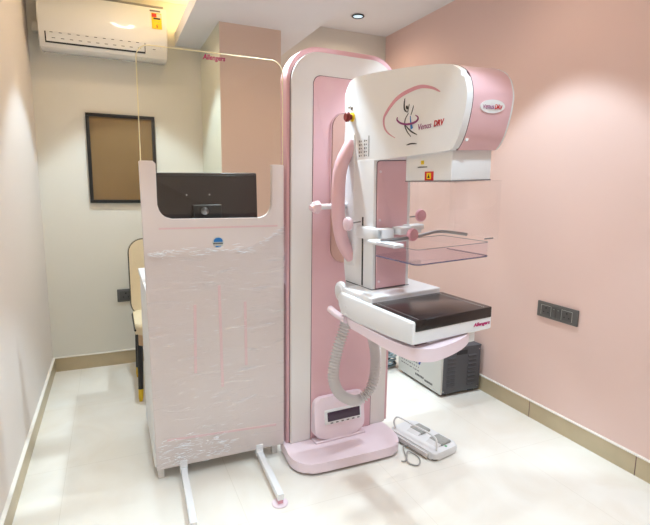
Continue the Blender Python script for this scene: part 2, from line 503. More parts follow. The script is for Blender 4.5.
for i in range(6): box(bm, -.062+i*.033, -.047+i*.033, -.007, .002, .145, .151, bev=.001)
link('key_row', bm, 'greyprint', ctl, Matrix.Translation((-.017, -.0595, .016)) @ Matrix.Translation((0, 0, .18)) @ Matrix.Rotation(-math.radians(9), 4, 'X') @ Matrix.Translation((0, 0, -.18)))

# --- C-arm group, rolled a little about its pivot
RO = Matrix(((1, 0, 0, 0), (0, 1, 0, 0), (.028, 0, 1, 0), (0, 0, 0, 1))) @ Matrix.Translation((0, 0, 1.42)) @ Matrix.Rotation(-math.radians(1.0), 4, 'Y') @ Matrix.Translation((0, 0, -1.42))
def arm(name, bm, m, parent=mach, smooth=True): return link(name, bm, m, parent, RO, smooth)
arm('pivot_hub', lt([(.05, -.005), (.055, .01), (.055, .16), (.05, .18)], (.0, -.19, 1.40), (0, 1, 0), 40), 'white_matt')
# tube head, white side shells and core
hp = [(-.215, 1.54), (-.208, 1.70), (-.204, 1.82), (-.215, 1.868), (-.26, 1.893), (-.33, 1.899), (-.50, 1.886), (-.741, 1.858), (-.88, 1.836), (-.935, 1.818), (-.973, 1.790), (-.992, 1.748), (-.996, 1.712), (-.987, 1.658), (-.966, 1.596), (-.937, 1.556), (-.91, 1.551), (-.763, 1.546), (-.47, 1.538)]
def round_out(p):
    return [tuple(q[:2]) for q in catmull([(a, b, 0) for a, b in p], 3, closed=True)]
hs = round_out(hp)
bm = bmesh.new()
prism(bm, hs, 'x', -.096, -.070, bev=.010, seg=4)
head = arm('tube_head', bm, 'white')
bm = bmesh.new(); prism(bm, hs, 'x', .104, .112, bev=.003, seg=2)
arm('side_shell', bm, 'white', head)
core = [p for p in hs if p[0] > -.86]
bm = bmesh.new(); prism(bm, core, 'x', -.071, .105)
arm('head_core', bm, 'white', head)
def inset_poly(p, d):
    cx = sum(a for a, b in p)/len(p); cz = sum(b for a, b in p)/len(p)
    out = []
    for a, b in p:
        L = math.hypot(a-cx, b-cz); out.append((a-(a-cx)/L*d, b-(b-cz)/L*d))
    return out
front = [p for p in hs if p[0] < -.84]
bm = bmesh.new(); prism(bm, front, 'x', -.0685, .1045)
fc = arm('front_cover', bm, 'pink', head)
# dark seam line between shell and cover
bm = bmesh.new()
prism(bm, [(a-.0006 if a < -.9 else a, b+.0006 if b > 1.7 else b-.0006) for a, b in front], 'x', -.0705, -.0682)
arm('seam', bm, 'dark_seam', fc)
# round print badge on the pink cover
def front_v(z):
    return {1.64: -1.013, 1.71: -1.026}.get(z, -1.024)
el = [(.018+.054*math.cos(t), 1.688+.021*math.sin(t)) for t in [2*PI*i/36 for i in range(36)]]
bm = bmesh.new()
def cover_y(z):
    pts = sorted([(b, a) for a, b in hs if a < -.87 and b < 1.8])
    for (z0, y0), (z1, y1) in zip(pts, pts[1:]):
        if z0 <= z <= z1: return y0+(y1-y0)*(z-z0)/max(1e-6, z1-z0)
    return pts[0][1]
va = [bm.verts.new((x, cover_y(z)-.0022, z)) for x, z in el]; vb = [bm.verts.new((x, cover_y(z)+.004, z)) for x, z in el]
bm.faces.new(va); bm.faces.new(list(reversed(vb)))
for i in range(36): bm.faces.new((va[i], va[(i+1) % 36], vb[(i+1) % 36], vb[i]))
bd = arm('badge', bm, 'white_matt', fc)
FB = frame((-.027, cover_y(1.682)-.0028, 1.680), (1, 0, 0), (0, -.02, 1))
text('lettering', 'Venus', .024, 'purple', FB, fc, .2, width=.048, xf=RO)
FB2 = frame((.026, cover_y(1.682)-.0028, 1.680), (1, 0, 0), (0, -.02, 1))
text('lettering', 'DRV', .022, 'redprint', FB2, fc, .2, width=.036, xf=RO, bold=.0006)
# round screw cap at the lower corner of the cover
arm('screw_cap', lt([(.007, -.002), (.006, .003)], (-.055, cover_y(1.585)+.001, 1.585), (0, -1, 0), 16), 'white', fc)

# printed emblem on the white side shell: x runs towards the front, y up
FL = frame((-.0962, 0, 0), (0, -1, 0), (0, 0, 1))
def side(pts): return [(-v, z) for v, z in pts]
arc = side([(-.867, 1.749), (-.829, 1.767), (-.778, 1.781), (-.739, 1.784), (-.698, 1.781), (-.655, 1.775), (-.612, 1.763), (-.576, 1.744), (-.548, 1.724), (-.529, 1.705), (-.526, 1.684), (-.534, 1.662), (-.553, 1.644), (-.578, 1.63), (-.607, 1.618)])
bm = bmesh.new(); stroke(bm, arc, lambda k: .0025+.0125*math.sin(PI*min(1, k*1.05)**.8)**.8 if 0 < k < 1 else .002, FL, n=5)
em = arm('emblem_arc', bm, 'logo_pink', head, smooth=False)
bm = bmesh.new()
for pts, w in (([(-.667, 1.757), (-.663, 1.737), (-.666, 1.717), (-.682, 1.705)], .007), ([(-.722, 1.724), (-.714, 1.706), (-.706, 1.692)], .0035),
               ([(-.695, 1.733), (-.689, 1.716), (-.686, 1.703)], .0035),
               ([(-.691, 1.70), (-.672, 1.681), (-.67, 1.658), (-.686, 1.634), (-.709, 1.614)], .0045), ([(-.674, 1.658), (-.708, 1.634), (-.746, 1.618)], .005),
               ([(-.676, 1.728), (-.681, 1.722), (-.684, 1.716)], .011), ([(-.684, 1.585), (-.711, 1.588), (-.744, 1.586)], .005)):
    stroke(bm, side(pts), w, FL, h=.0012)
arm('emblem_figure', bm, 'blackprint', head, smooth=False)
bm = bmesh.new(); stroke(bm, side([(-.703, 1.689), (-.707, 1.664), (-.714, 1.642)]), lambda k: .003+.012*k*k, FL, h=.0016)
arm('emblem_drop', bm, 'blueprint', head, smooth=False)
bm = bmesh.new(); stroke(bm, side([(-.622, 1.694), (-.619, 1.684), (-.64, 1.671), (-.676, 1.662), (-.714, 1.661), (-.743, 1.667), (-.750, 1.678), (-.735, 1.688)]), .0075, FL, h=.002)
arm('emblem_ring', bm, 'purple', head, smooth=False)
text('lettering', 'Venus', .030, 'purple', frame((-.0968, -.748, 1.633), (0, -1, .03), (0, 0, 1)), head, .18, width=.074, xf=RO)
text('lettering', 'DRV', .028, 'redprint', frame((-.0968, -.838, 1.637), (0, -1, .03), (0, 0, 1)), head, .18, width=.054, xf=RO, bold=.0008)
# two rows of tiny symbols
bm = bmesh.new()
for c, v0 in enumerate((-.335, -.377)):
    for r in range(5):
        z = 1.628-r*.0155
        box(bm, -.0975, -.0955, v0-.006, v0, z-.008, z)
        box(bm, -.0975, -.0955, v0-.022, v0-.014, z-.006, z-.002)
box(bm, -.0975, -.0955, -.4165, -.414, 1.556, 1.643)
arm('symbol_rows', bm, 'greyprint', head, smooth=False)
# emergency stop on its yellow ring
arm('stop_ring', lt([(.020, 0), (.020, .006), (.016, .008)], (-.096, -.275, 1.735), (-1, 0, 0), 24), 'yellow', head)
sb = arm('emergency_button', lt([(.012, 0), (.012, .016), (.021, .018), (.022, .028), (.016, .034)], (-.100, -.275, 1.735), (-1, 0, 0), 24), 'red', head)
bm = bmesh.new(); box(bm, -.0975, -.095, -.262, -.238, 1.780, 1.783); box(bm, -.0975, -.095, -.275, -.262, 1.768, 1.778)
arm('stop_label', bm, 'blackprint', head, smooth=False)

# arm post carrying table and paddle
po = [(-.460, .93), (-.460, 1.545), (-.20, 1.545), (-.197, 1.40), (-.205, 1.05), (-.225, .93)]
post = arm('arm_post', pr(po, 'x', -.098, .096, bev=.006), 'white')
arm('slot', bx(-.0990, -.090, -.381, -.369, .985, 1.295), 'black', post)
pp = rrect(-.082, .076, .985, 1.534, .014, 5, (0, 0, 0, 1))
pan = arm('front_panel', pr(pp, 'y', -.465, -.455, bev=.002), 'pink', post)
arm('seam', pr(rrect(-.0845, .0775, .982, 1.537, .015, 5, (0, 0, 0, 1)), 'y', -.4618, -.455), 'dark_seam', post)
for z in (1.49, 1.285, 1.015):
    arm('screw', lt([(.006, 0), (.0055, .003), (.002, .0035)], (-.068, -.465, z), (0, -1, 0), 14), 'pink_pale', pan)
arm('base_seam', bx(-.0995, .0975, -.4615, -.225, .9775, .981), 'black', post)

# pink side handle
hpz = [(-.088, -.262, 1.625), (-.116, -.262, 1.585), (-.144, -.262, 1.53), (-.158, -.262, 1.46), (-.162, -.262, 1.36), (-.158, -.262, 1.27), (-.142, -.262, 1.19), (-.116, -.262, 1.135), (-.088, -.262, 1.10)]
hd = arm('side_handle', tb(catmull(hpz, 8), .0315, 18), 'pink')
bm = bmesh.new(); box(bm, -.1, -.093, -.30, -.225, 1.06, 1.66, bev=.003)
arm('handle_plate', bm, 'white', hd)
# angle knob on its shaft, left of the handle
arm('knob_shaft', tb([(-.09, -.225, 1.34), (-.262, -.225, 1.34)], .013, 14), 'white')
arm('angle_knob', lt([(.012, 0), (.026, .006), (.029, .016), (.026, .032), (.015, .040), (.012, .052), (.0, .054)], (-.235, -.225, 1.34), (-1, 0, 0), 28, wobble=.09), 'knob_pale')
# carriage with its two turning knobs and fork for the paddle
bm = bmesh.new()
box(bm, -.118, -.094, -.530, -.350, 1.203, 1.256, bev=.006)
box(bm, -.118, -.035, -.530, -.482, 1.208, 1.254, bev=.006)
box(bm, -.034, .118, -.518, -.482, 1.222, 1.250, bev=.005)
car = arm('carriage', bm, 'white')
arm('adjuster_shaft', tb([(-.11, -.375, 1.275), (-.19, -.40, 1.273)], .0035, 8), 'steel', car)
arm('adjuster_knob', lt([(.012, 0), (.026, .004), (.031, .014), (.028, .026), (.012, .031)], (-.172, -.400, 1.272), (-1, 0, 0), 26), 'knob_pale', car)
arm('adjuster_shaft', tb([(.090, -.45, 1.287), (.157, -.452, 1.289)], .0035, 8), 'steel', car)
arm('adjuster_knob', lt([(.010, 0), (.024, .003), (.029, .010), (.024, .021), (.0, .024)], (.156, -.448, 1.290), (-.05, -1, .12), 26), 'knob', car)
bm = bmesh.new()
box(bm, -.030, .030, -.565, -.500, 1.226, 1.258, bev=.006)
box(bm, .022, .105, -.555, -.500, 1.240, 1.264, bev=.008)
arm('clamp_block', bm, 'white', car)
bm = bmesh.new()
box(bm, -.165, -.118, -.715, -.520, 1.198, 1.214, bev=.005)
box(bm, -.150, -.02, -.600, -.525, 1.203, 1.2135, bev=.004)
arm('paddle_clamp', bm, 'white', car)
arm('clamp_knob', lt([(.010, 0), (.024, .004), (.0265, .012), (.024, .024), (.0, .027)], (-.018, -.615, 1.233), (.15, -1, 0), 26), 'knob', car)
# metal frame bar of the paddle
bar = catmull([(-.15, -.60, 1.217), (-.10, -.615, 1.219), (-.058, -.628, 1.221), (0, -.628, 1.224), (.054, -.622, 1.229), (.11, -.618, 1.235), (.15, -.625, 1.234), (.20, -.645, 1.226), (.245, -.662, 1.217)], 6)
pb = arm('paddle_frame', tb(bar, .0065, 8), 'steel')
# clear compression paddle: shallow open tray
def tray():
    bm = bmesh.new(); t = .003
    z0, z1 = 1.158, 1.212
    o = rrect(-.170, .176, -.862, -.585, .022, 6)
    prism(bm, o, 'z', z0, z0+t)
    n = len(o)
    for i in range(n):
        a, b = o[i], o[(i+1) % n]
        q = [bm.verts.new((p[0], p[1], z)) for z in (z0, z1) for p in (a, b)]
        bm.faces.new((q[0], q[1], q[3], q[2]))
    return bm, o
bm, o = tray()
pad = arm('compression_paddle', bm, 'tray')
arm('tray_edge', tb([(-.170, -.60, 1.158)]+[(x, y, 1.158) for x, y in o[0:14]]+[(.176, -.62, 1.158)], .0026, 6), 'acrylic_edge', pad)
arm('tray_rim', tb([(x, y, 1.212) for x, y in o], .0012, 6, closed=True), 'greyprint', pad)

# collimator box under the head and clear face shield
bm = bmesh.new()
box(bm, -.084, .096, -.925, -.665, 1.450, 1.56, bev=.004)
colm = arm('collimator_box', bm, 'white')
arm('seam', bx(-.0845, .0965, -.9255, -.665, 1.4475, 1.451), 'greyprint', colm)
bm = bmesh.new(); box(bm, -.0855, -.083, -.775, -.758, 1.500, 1.512)
arm('hazard_sticker', bx(-.0862, -.083, -.776, -.760, 1.510, 1.524), 'yellow', colm)
arm('hazard_line', bx(-.0862, -.083, -.795, -.742, 1.499, 1.502), 'blackprint', colm); bm.free()
ws = arm('warning_label', bx(-.0862, -.083, -.832, -.785, 1.452, 1.484), 'redprint', colm)
arm('warning_symbol', pr([(-.820, 1.457), (-.797, 1.457), (-.797, 1.479), (-.820, 1.479)], 'x', -.0872, -.085), 'yellow', ws)
arm('warning_mark', pr([(-.815, 1.461), (-.802, 1.461), (-.8085, 1.475)], 'x', -.0880, -.086), 'black', ws)
bm = bmesh.new()
box(bm, -.098, .112, -.962, -.959, 1.238, 1.447)
box(bm, -.098, -.095, -.962, -.70, 1.238, 1.447)
box(bm, .109, .112, -.962, -.70, 1.238, 1.447)
fs = arm('face_shield', bm, 'acrylic', smooth=False)
arm('shield_rail', bx(-.100, .114, -.964, -.70, 1.4445, 1.4475), 'acrylic', fs)
arm('shield_print', bx(.045, .085, -.9635, -.961, 1.243, 1.247), 'greyprint', fs)

# breast support table with black detector
tp = [(-.33, .955), (-.31, .935), (-.315, .895), (-.345, .855), (-.48, .852), (-.75, .862), (-.868, .868), (-.875, .874), (-.875, .948), (-.870, .955)]
tab = arm('support_table', pr([(a, b) for a, b in tp], 'x', -.190, .194, bev=.008), 'white')
arm('rear_deck', bx(-.176, .185, -.578, -.335, .950, .979, bev=.007), 'white', tab)
arm('detector_plate', bx(-.178, .187, -.8775, -.585, .918, .9595, bev=.002, seg=2), 'detector', tab)
bm = bmesh.new()
for i in range(34):
    x = -.172+i*.0101; box(bm, x, x+.003, -.603, -.601, .9594, .9601)
for i in range(28):
    y = -.865+i*.0098; box(bm, -.160, -.158, y, y+.003, .9594, .9601)
    box(bm, .157, .159, y, y+.003, .9594, .9601)
arm('alignment_dots', bm, 'white', tab, smooth=False)
text('lettering', 'Allengers', .019, 'magenta', frame((.100, -.8758, .892), (1, 0, 0), (0, 0, 1)), tab, .15, width=.083, xf=RO, bold=.0006)
bm = bmesh.new()
box(bm, -.10, .130, -.855, -.60, .822, .866, bev=.006)
arm('grid_holder', bm, 'white_matt', tab)
bm = bmesh.new(); box(bm, -.15, -.095, -.845, -.72, .838, .864)
arm('grid_slot', bm, 'dark_seam', tab)
# pink lower tray, curved, with its rear bar end
lo = smooth_poly([(-.188, -.30), (-.192, -.60), (-.190, -.80), (-.150, -.890), (-.05, -.905), (.06, -.885), (.13, -.83), (.145, -.70), (.145, -.30)], 3)
def lower_tray():
    bm = bmesh.new(); prism(bm, lo, 'z', .812, .850, bev=.012, seg=4)
    for v in bm.verts:
        k = max(0, min(1, (v.co.x+.1)/.24))
        v.co.z += .022*k + (.0 if v.co.z > .82 else -.012*max(0, min(1, (-v.co.y-.5)/.35))*(1-k))
    return bm
lw = arm('lower_tray', lower_tray(), 'pink_pale')
arm('tray_handle', tb(catmull([(-.166, -.185, .842), (-.168, -.22, .838), (-.170, -.28, .832), (-.170, -.36, .83)], 5), [.008]+[.0165]*15, 16), 'pink_pale', lw)
wh = arm('lock_wheel', lt([(.03, 0), (.047, .003), (.05, .012), (.047, .022), (.03, .026)], (-.128, -.255, .937), (-1, 0, 0), 36), 'white')
arm('wheel_face', lt([(.032, 0), (.032, .003), (.01, .006)], (-.153, -.255, .937), (-1, 0, 0), 28), 'hose', wh)
for z in (.905, .87):
    arm('screw', lt([(.005, 0), (.004, .002)], (-.196, -.40, z), (-1, 0, 0), 12), 'hose', tab)
# corrugated hose looping under the table
hz = [(-.070, -.20, .81), (-.070, -.19, .74), (-.098, -.18, .64), (-.118, -.17, .53), (-.116, -.165, .45), (-.08, -.16, .375), (-.02, -.16, .328), (.045, -.16, .314), (.105, -.165, .365), (.128, -.17, .45), (.122, -.18, .56), (.095, -.19, .66), (.075, -.20, .74), (.07, -.205, .80)]
hp2 = catmull(hz, 36)
# even arc-length resampling so that every rib is the same
def resample(P, step):
    out = [P[0].copy()]; acc = 0
    for a, b in zip(P, P[1:]):
        L = (b-a).length; d = step-acc
        while d <= L:
            out.append(a.lerp(b, d/L)); d += step
        acc = (acc+L) % step
    return out
hp3 = resample(hp2, .0040)
link('hose', tb(hp3, [.0235+.0065*math.cos(2*PI*i/4) for i in range(len(hp3))], 18), 'hose', mach)

# ------------------------------------------------------------------ console with radiation shield
cart = thing('radiation_shield', 'pale pink standing radiation shield panel with clear glass above and stretch film around it', 'radiation shield', (.45, 2.26, 0))
CX = .45
def c(x): return x-CX
def cart_panel():
    bm = bmesh.new()
    x0, x1, zb, zt = c(.119), c(.778), .068, 1.523
    r = .065
    ix0, ix1, iz = c(.188), c(.717), 1.268
    o = [(x0, zb), (x1, zb), (x1, zt-.004), (x1-.004, zt), (ix1+.004, zt), (ix1, zt-.004)]
    for i in range(9):
        t = -PI/2*i/8; o.append((ix1-r+r*math.cos(t), iz+r+r*math.sin(t)))
    for i in range(9):
        t = -PI/2-PI/2*i/8; o.append((ix0+r+r*math.cos(t), iz+r+r*math.sin(t)))
    o += [(ix0, zt-.012), (ix0-.012, zt), (x0+.004, zt), (x0, zt-.004)]
    prism(bm, o, 'y', 0, .03, bev=.002, seg=2)
    for v in bm.verts:                        # left edge draws in towards the floor
        if v.co.x < x0+.02: v.co.x += .020*(zt-v.co.z)/(zt-zb)
    return bm
panel = link('front_panel', cart_panel(), mat('console_pink', (229, 215, 211), .38, noise_amt=.01), cart)
# glass
gl = rrect(c(.128), c(.776), 1.29, 2.003, .055, 8, (0, 0, 1, 1))
glass = link('shield_glass', pr(gl, 'y', .011, .019), 'glass', cart, smooth=False)
edge_path = [(c(.776), .015, 1.50)]+[(x, .015, z) for x, z in gl if z > 1.9]+[(c(.128), .015, 1.50)]
link('glass_edge', tb(edge_path, .0023, 8), 'glass_edge', glass)
text('lettering', 'Allengers', .030, 'magenta', frame((c(.405), .0095, 1.972), (1, 0, 0), (0, 0, 1)), glass, .15, width=.10, bold=.0008)
# body and worktop behind
desk = thing('console_desk', 'white operator desk standing directly behind the radiation shield, only its left edge showing', 'desk', (.45, 2.26, 0))
link('cabinet', bx(c(.131), c(.765), .031, .62, .068, .90, bev=.004), 'white_matt', desk)
link('desk_top', bx(c(.130), c(.775), .031, .80, .90, .925, bev=.004), 'white', desk)
for x0, y0 in ((.145, .04), (.725, .04), (.145, .44), (.725, .44)):
    link('foot', bx(c(x0), c(x0+.03), y0, y0+.03, 0, .07, bev=.003), 'cream', desk)
for xx in (.188,):
    link('foot_rail', bx(c(.20), c(.25), .035, .12, .05, .069, bev=.003), 'hose', desk)
# floor bars pointing to the viewer
for xa, xb, yb in ((.262, .245, -.42), (.645, .632, -.385)):
    bar = bmesh.new()
    d = Vector((xb-xa, yb, 0)); L = d.length
    box(bar, -.015, .015, 0, L-.012, .028, .058, bev=.003)
    box(bar, -.018, .018, -.03, .006, .03, .094, bev=.003)
    ang = math.atan2(-d.x, d.y) if d.y > 0 else math.atan2(d.x, -d.y)+PI
    X = Matrix.Translation((c(xa), 0, 0)) @ Matrix.Rotation(math.atan2(d.y, d.x)-PI/2, 4, 'Z')
    b = link('floor_bar', bar, 'white', cart, X)
    link('end_cap', bx(-.0145, .0145, L-.013, L, .027, .057, bev=.002), 'white_matt', b, X)
    link('foot_stem', bx(-.012, .012, L-.026, L-.002, .006, .03, bev=.002), 'knob', b, X)
    link('foot_pad', lt([(.036, 0), (.037, .005), (.033, .009), (.01, .011)], (0, L-.018, 0), (0, 0, 1), 30), 'pink_pale', b, X)
# pink stripes printed on the panel
def stripe(x0, z0, x1, z1, w=.013):
    d = Vector((x1-x0, 0, z1-z0)); L = d.length
    a = math.atan2(z1-z0, x1-x0)
    bm = bx(0, L, -.0012, .002, -w/2, w/2)
    link('pink_stripe', bm, 'pink_line', cart, Matrix.Translation((c(x0), 0, z0)) @ Matrix.Rotation(-a, 4, 'Y'), smooth=False)
stripe(.190, 1.226, .745, 1.229, .008)
stripe(.338, .865, .332, .530)
stripe(.453, .950, .460, .44)
stripe(.578, .86, .580, .535)
stripe(.19, .212, .735, .186, .011)
# round blue and white sticker
bd = link('round_badge', lt([(.0, 0), (.027, 0), (.027, .0012), (.026, .0016)], (c(.453), 0, 1.157), (0, -1, 0), 30), 'offwhite', cart)
bm = bmesh.new()
fb = [(c(.453)+.021*math.cos(t), 1.163+.016*max(-.3, math.sin(t))) for t in [2*PI*i/28 for i in range(28)]]
prism(bm, fb, 'y', -.0023, -.001)
link('badge_globe', bm, 'blueprint', bd, smooth=False)
link('badge_base', bx(c(.440), c(.466), -.0023, -.001, 1.134, 1.140), 'blueprint', bd, smooth=False)
bm = bmesh.new()
for i in range(5): box(bm, c(.430)+i*.0092, c(.4365)+i*.0092, -.0026, -.001, 1.148, 1.155)
link('badge_lettering', bm, 'blackprint', bd, smooth=False)

# stretch film around the front, slightly wrinkled
def film():
    bm = bmesh.new()
    nx, nz = 90, 110
    rows = []
    for j in range(nz+1):
        row = []
        for i in range(nx+1):
            s = i/nx; xl = .116+.020*(1.523-(.07+1.05*j/nz))/1.455
            x = xl+(.781-xl)*s
            ztop = 1.122+.012*math.sin(s*19)+.010*noise.noise((s*9, 3, 0))+(.115*max(0, (s-.74)/.26)**1.1)+.04*max(0, .06-s)*8
            zbot = .074+.006*noise.noise((s*12, 7, 0))
            z = zbot+(ztop-zbot)*j/nz
            w = noise.noise((x*4, 0, z*14+x*2.2))*.5+noise.noise((x*9, 4, z*34))*.12
            y = -.006-.0042*(w+.5)-.002*abs(noise.noise((x*9+z*3, 9, z*12)))
            row.append(bm.verts.new((c(x), y, z)))
        rows.append(row)
    for A, B in zip(rows, rows[1:]):
        for k in range(nx): bm.faces.new((A[k], A[k+1], B[k+1], B[k]))
    for side_x, idx in ((.119, 0), (.781, nx)):          # returns around both sides
        prev = None
        for r in rows:
            v = bm.verts.new((r[idx].co.x+(.001 if idx == 0 else 0), .029, r[idx].co.z))
            if prev: bm.faces.new((prev[0], r[idx], v, prev[1]) if idx == 0 else (prev[1], v, r[idx], prev[0]))
            prev = (r[idx], v)
    return bm
wr = link('stretch_film', film(), 'wrap', cart)
# bunched creases of the film; white ridges paint in its sparkling highlights
def crease(n, x0, x1, zf, r0, r1):
    bm = bmesh.new()
    for _ in range(n):
        x = random.uniform(x0, x1); z = zf(x)+random.gauss(0, 1)*.010
        L = random.uniform(.008, .05); a = random.uniform(-.25, .25)
        if x+L > .775: L = .775-x
        p = [(c(x), -.0125, z), (c(x+L*.5), -.0135, z+L*.5*a), (c(x+L), -.0125, z+L*a)]
        rr = random.uniform(r0, r1)
        tube(bm, p, [rr*.3, rr, rr*.3], 5)
    return bm
absorb(wr, crease(70, .135, .60, lambda x: 1.120+.010*math.sin(x*30), .0006, .0022), 'wrap_glint_ridge')
absorb(wr, crease(18, .64, .76, lambda x: 1.122+.115*max(0, (x-.61)/.17), .0006, .0018), 'wrap_glint_ridge')
absorb(wr, crease(150, .145, .50, lambda x: .09+(.13-.22*max(0, x-.3))*random.random(), .0006, .0020), 'wrap_glint_ridge')
absorb(wr, crease(70, .15, .74, lambda x: .2+.88*random.random(), .0003, .0010), 'wrap_glint_ridge')

# ------------------------------------------------------------------ monitor on the console desk
mon = thing('computer_monitor', 'dark flat computer monitor seen from behind through the notch of the pink radiation shield', 'monitor', (.448, 2.55, .9275))
mon.rotation_euler = (0, -math.radians(1.1), 0)
o = rrect(-.292, .282, .235, .556, .008, 4)
mb = link('back_shell', pr(o, 'y', -.012, .012, bev=.004), 'monitor', mon)
link('top_ridge', bx(-.29, .28, -.014, -.006, .538, .543, bev=.001), 'monitor_dark', mb)
link('screen_panel', bx(-.255, .255, .010, .014, .243, .552), 'screen', mon)
link('stand_mount', bx(-.062, .085, -.045, -.01, .27, .395, bev=.006), 'monitor_dark', mon)
link('stand_neck', bx(-.035, .035, -.055, -.02, .008, .30, bev=.006), 'monitor_dark', mon)
link('stand_foot', bx(-.12, .12, -.11, .10, 0, .012, bev=.004), 'monitor_dark', mon)
link('cable_clip', lt([(.018, 0), (.02, .01), (.012, .022), (.006, .03)], (-.005, -.045, .362), (0, -1, .2), 14), 'steel', mon)
for x in (-.085, .03):
    link('screw', lt([(.0035, 0), (.003, .002)], (x, -.012, .445), (0, -1, 0), 12), 'offwhite', mb)

# ------------------------------------------------------------------ chair
ch = thing('padded_chair', 'beige padded chair with black piping and yellow-tipped black legs behind the radiation shield', 'chair', (.32, 3.47, 0))
def cushion(x0, x1, y0, y1, z0, z1, b): return bx(x0, x1, y0, y1, z0, z1, bev=b, seg=5)
so = rrect(-.215, .215, -.27, .20, .07, 8)
seat = link('seat', pr(so, 'z', .45, .525, bev=.022, seg=5), 'beige', ch)
link('front_band', pr(rrect(-.20, .20, -.262, -.20, .03, 6), 'z', .385, .462, bev=.012), 'tan_leather', seat)
link('piping', tb([(x, y, .505-.10*max(0, (-y-.05))) for x, y in [(.216, -.23), (.217, -.1)]+rrect(-.217, .217, -.267, .203, .07, 8)[18:]+[(-.217, -.1), (-.216, -.23)]], .007, 8), 'black', seat)
bo2 = rrect(-.225, .225, .47, 1.035, .10, 10)
XB = Matrix.Translation((0, .20, 0)) @ Matrix.Translation((0, 0, .5)) @ Matrix.Rotation(-math.radians(7), 4, 'X') @ Matrix.Translation((0, 0, -.5))
bk = link('backrest', pr(bo2, 'y', -.035, .035, bev=.022, seg=5), 'beige', ch, XB)
link('piping', tb([(x, -.030, z) for x, z in rrect(-.222, .222, .473, 1.032, .10, 10)], .006, 8, closed=True), 'black', bk, XB)
for x, y, dx, dy in ((-.19, -.215, -.012, -.01), (.19, -.215, .012, -.01), (-.185, .17, -.012, .05), (.185, .17, .012, .05)):
    lg = link('leg', tb([(x, y, .46), (x+dx*.7, y+dy*.7, .085)], [.019, .0165], 14), 'leg_black', ch)
    link('leg_tip', tb([(x+dx*.7, y+dy*.7, .085), (x+dx*.9, y+dy*.9, .03), (x+dx, y+dy, 0)], [.0168, .0155, .010], 14), 'leg_yellow', lg)

# ------------------------------------------------------------------ air conditioner
ac = thing('air_conditioner', 'white split air conditioner on the back wall with a yellow energy label', 'air conditioner', (.03, YB, .017))
prof = [(0, 2.315), (.05, 2.292), (.175, 2.290), (.197, 2.299), (.214, 2.337), (.232, 2.410), (.225, 2.50), (.205, 2.61), (.197, 2.640), (.175, 2.650), (0, 2.650)]
ax0, ax1 = -.408, .402
body = link('body', pr([(-d+.003, z) for d, z in prof], 'x', ax0, ax1, bev=.012, seg=4), 'ac', ac)
def dep(z):
    P = prof[3:8]
    for (d0, z0), (d1, z1) in zip(P, P[1:]):
        if z0 <= z <= z1: return d0+(d1-d0)*(z-z0)/(z1-z0)
    return P[-1][0]
def ac_patch(x0, x1, z0, z1, h=.001, n=6):
    bm = bmesh.new()
    A = []
    for i in range(n+1):
        z = z0+(z1-z0)*i/n; d = -dep(z)
        A.append([bm.verts.new((x, d+dy, z)) for x, dy in ((x0, -h), (x1, -h), (x1, .004), (x0, .004))])
    for P, Q in zip(A, A[1:]):
        for k in range(4): bm.faces.new((P[k], P[(k+1) % 4], Q[(k+1) % 4], Q[k]))
    bm.faces.new(A[0][::-1]); bm.faces.new(A[-1])
    return bm
fl = link('louvre_flap', ac_patch(-.362, .245, 2.331, 2.388, .0025), 'ac', ac)
link('louvre_gap', ac_patch(-.366, .250, 2.322, 2.3315, .0012), 'black', ac, smooth=False)
link('louvre_gap', ac_patch(-.370, -.363, 2.322, 2.388, .0012), 'black', ac, smooth=False)
link('louvre_gap', ac_patch(.246, .250, 2.331, 2.388, .0012), 'black', ac, smooth=False)
bm = bmesh.new()
for i in range(11):
    x = -.34+i*.053
    for f in (ac_patch(x, x+.018, 2.383, 2.3865, .0034), ac_patch(x+.01, x+.03, 2.350, 2.3535, .0034)):
        me = bpy.data.meshes.new('t'); f.to_mesh(me); f.free(); bm.from_mesh(me); bpy.data.meshes.remove(me)
absorb(fl, bm, 'black')
el = link('energy_label', ac_patch(.300, .367, 2.492, 2.603, .0012), 'yellow', ac, smooth=False)
bm = bmesh.new()
rd = [(.318+.03*math.cos(t), 2.592+.024*math.sin(t)) for t in [PI*i/10 for i in range(11)]]
link('label_rating', ac_patch(.302, .333, 2.573, 2.60, .0018), 'redprint', el, smooth=False)
bm.free()
link('label_dial', ac_patch(.335, .365, 2.571, 2.598, .0018), 'offwhite', el, smooth=False)
link('label_band', ac_patch(.312, .358, 2.558, 2.570, .0019), 'blackprint', el, smooth=False)
link('label_line', ac_patch(.315, .353, 2.540, 2.543, .0019), 'greenprint', el, smooth=False)
text('label_number', '5', .03, 'redprint', frame((.327, -dep(2.51)-.0016, 2.50), (1, 0, 0), (0, -.1, 1)), el)
link('maker_mark', ac_patch(.29, .36, 2.613, 2.622, .0012), 'greyprint', ac, smooth=False)
link('top_grille', bx(ax0+.02, ax1-.02, -.20, -.02, 2.643, 2.654, bev=.002), 'ac_grey', ac)
link('side_bracket', bx(ax0-.05, ax0+.01, -.08, -.001, 2.42, 2.48, bev=.004), 'wall_warm', ac)
link('indicator', ac_patch(.300, .318, 2.352, 2.356, .0012), 'greyprint', ac, smooth=False)

# ------------------------------------------------------------------ framed board on the back wall
fb_ = thing('framed_board', 'brown glossy board in a thin black frame on the back wall', 'framed board', (.101, YB, 1.605))
bm = bmesh.new()
w, h, t = .238, .326, .024
for a in ((-w, w, h-t, h), (-w, w, -h, -h+t), (-w, -w+t, -h+t, h-t), (w-t, w, -h+t, h-t)): box(bm, a[0], a[1], -.026, -.002, a[2], a[3], bev=.003, seg=2)
link('frame', bm, 'frame', fb_)
link('panel', bx(-w+t-.004, w-t+.004, -.014, -.004, -h+t-.004, h-t+.004), 'board', fb_, smooth=False)

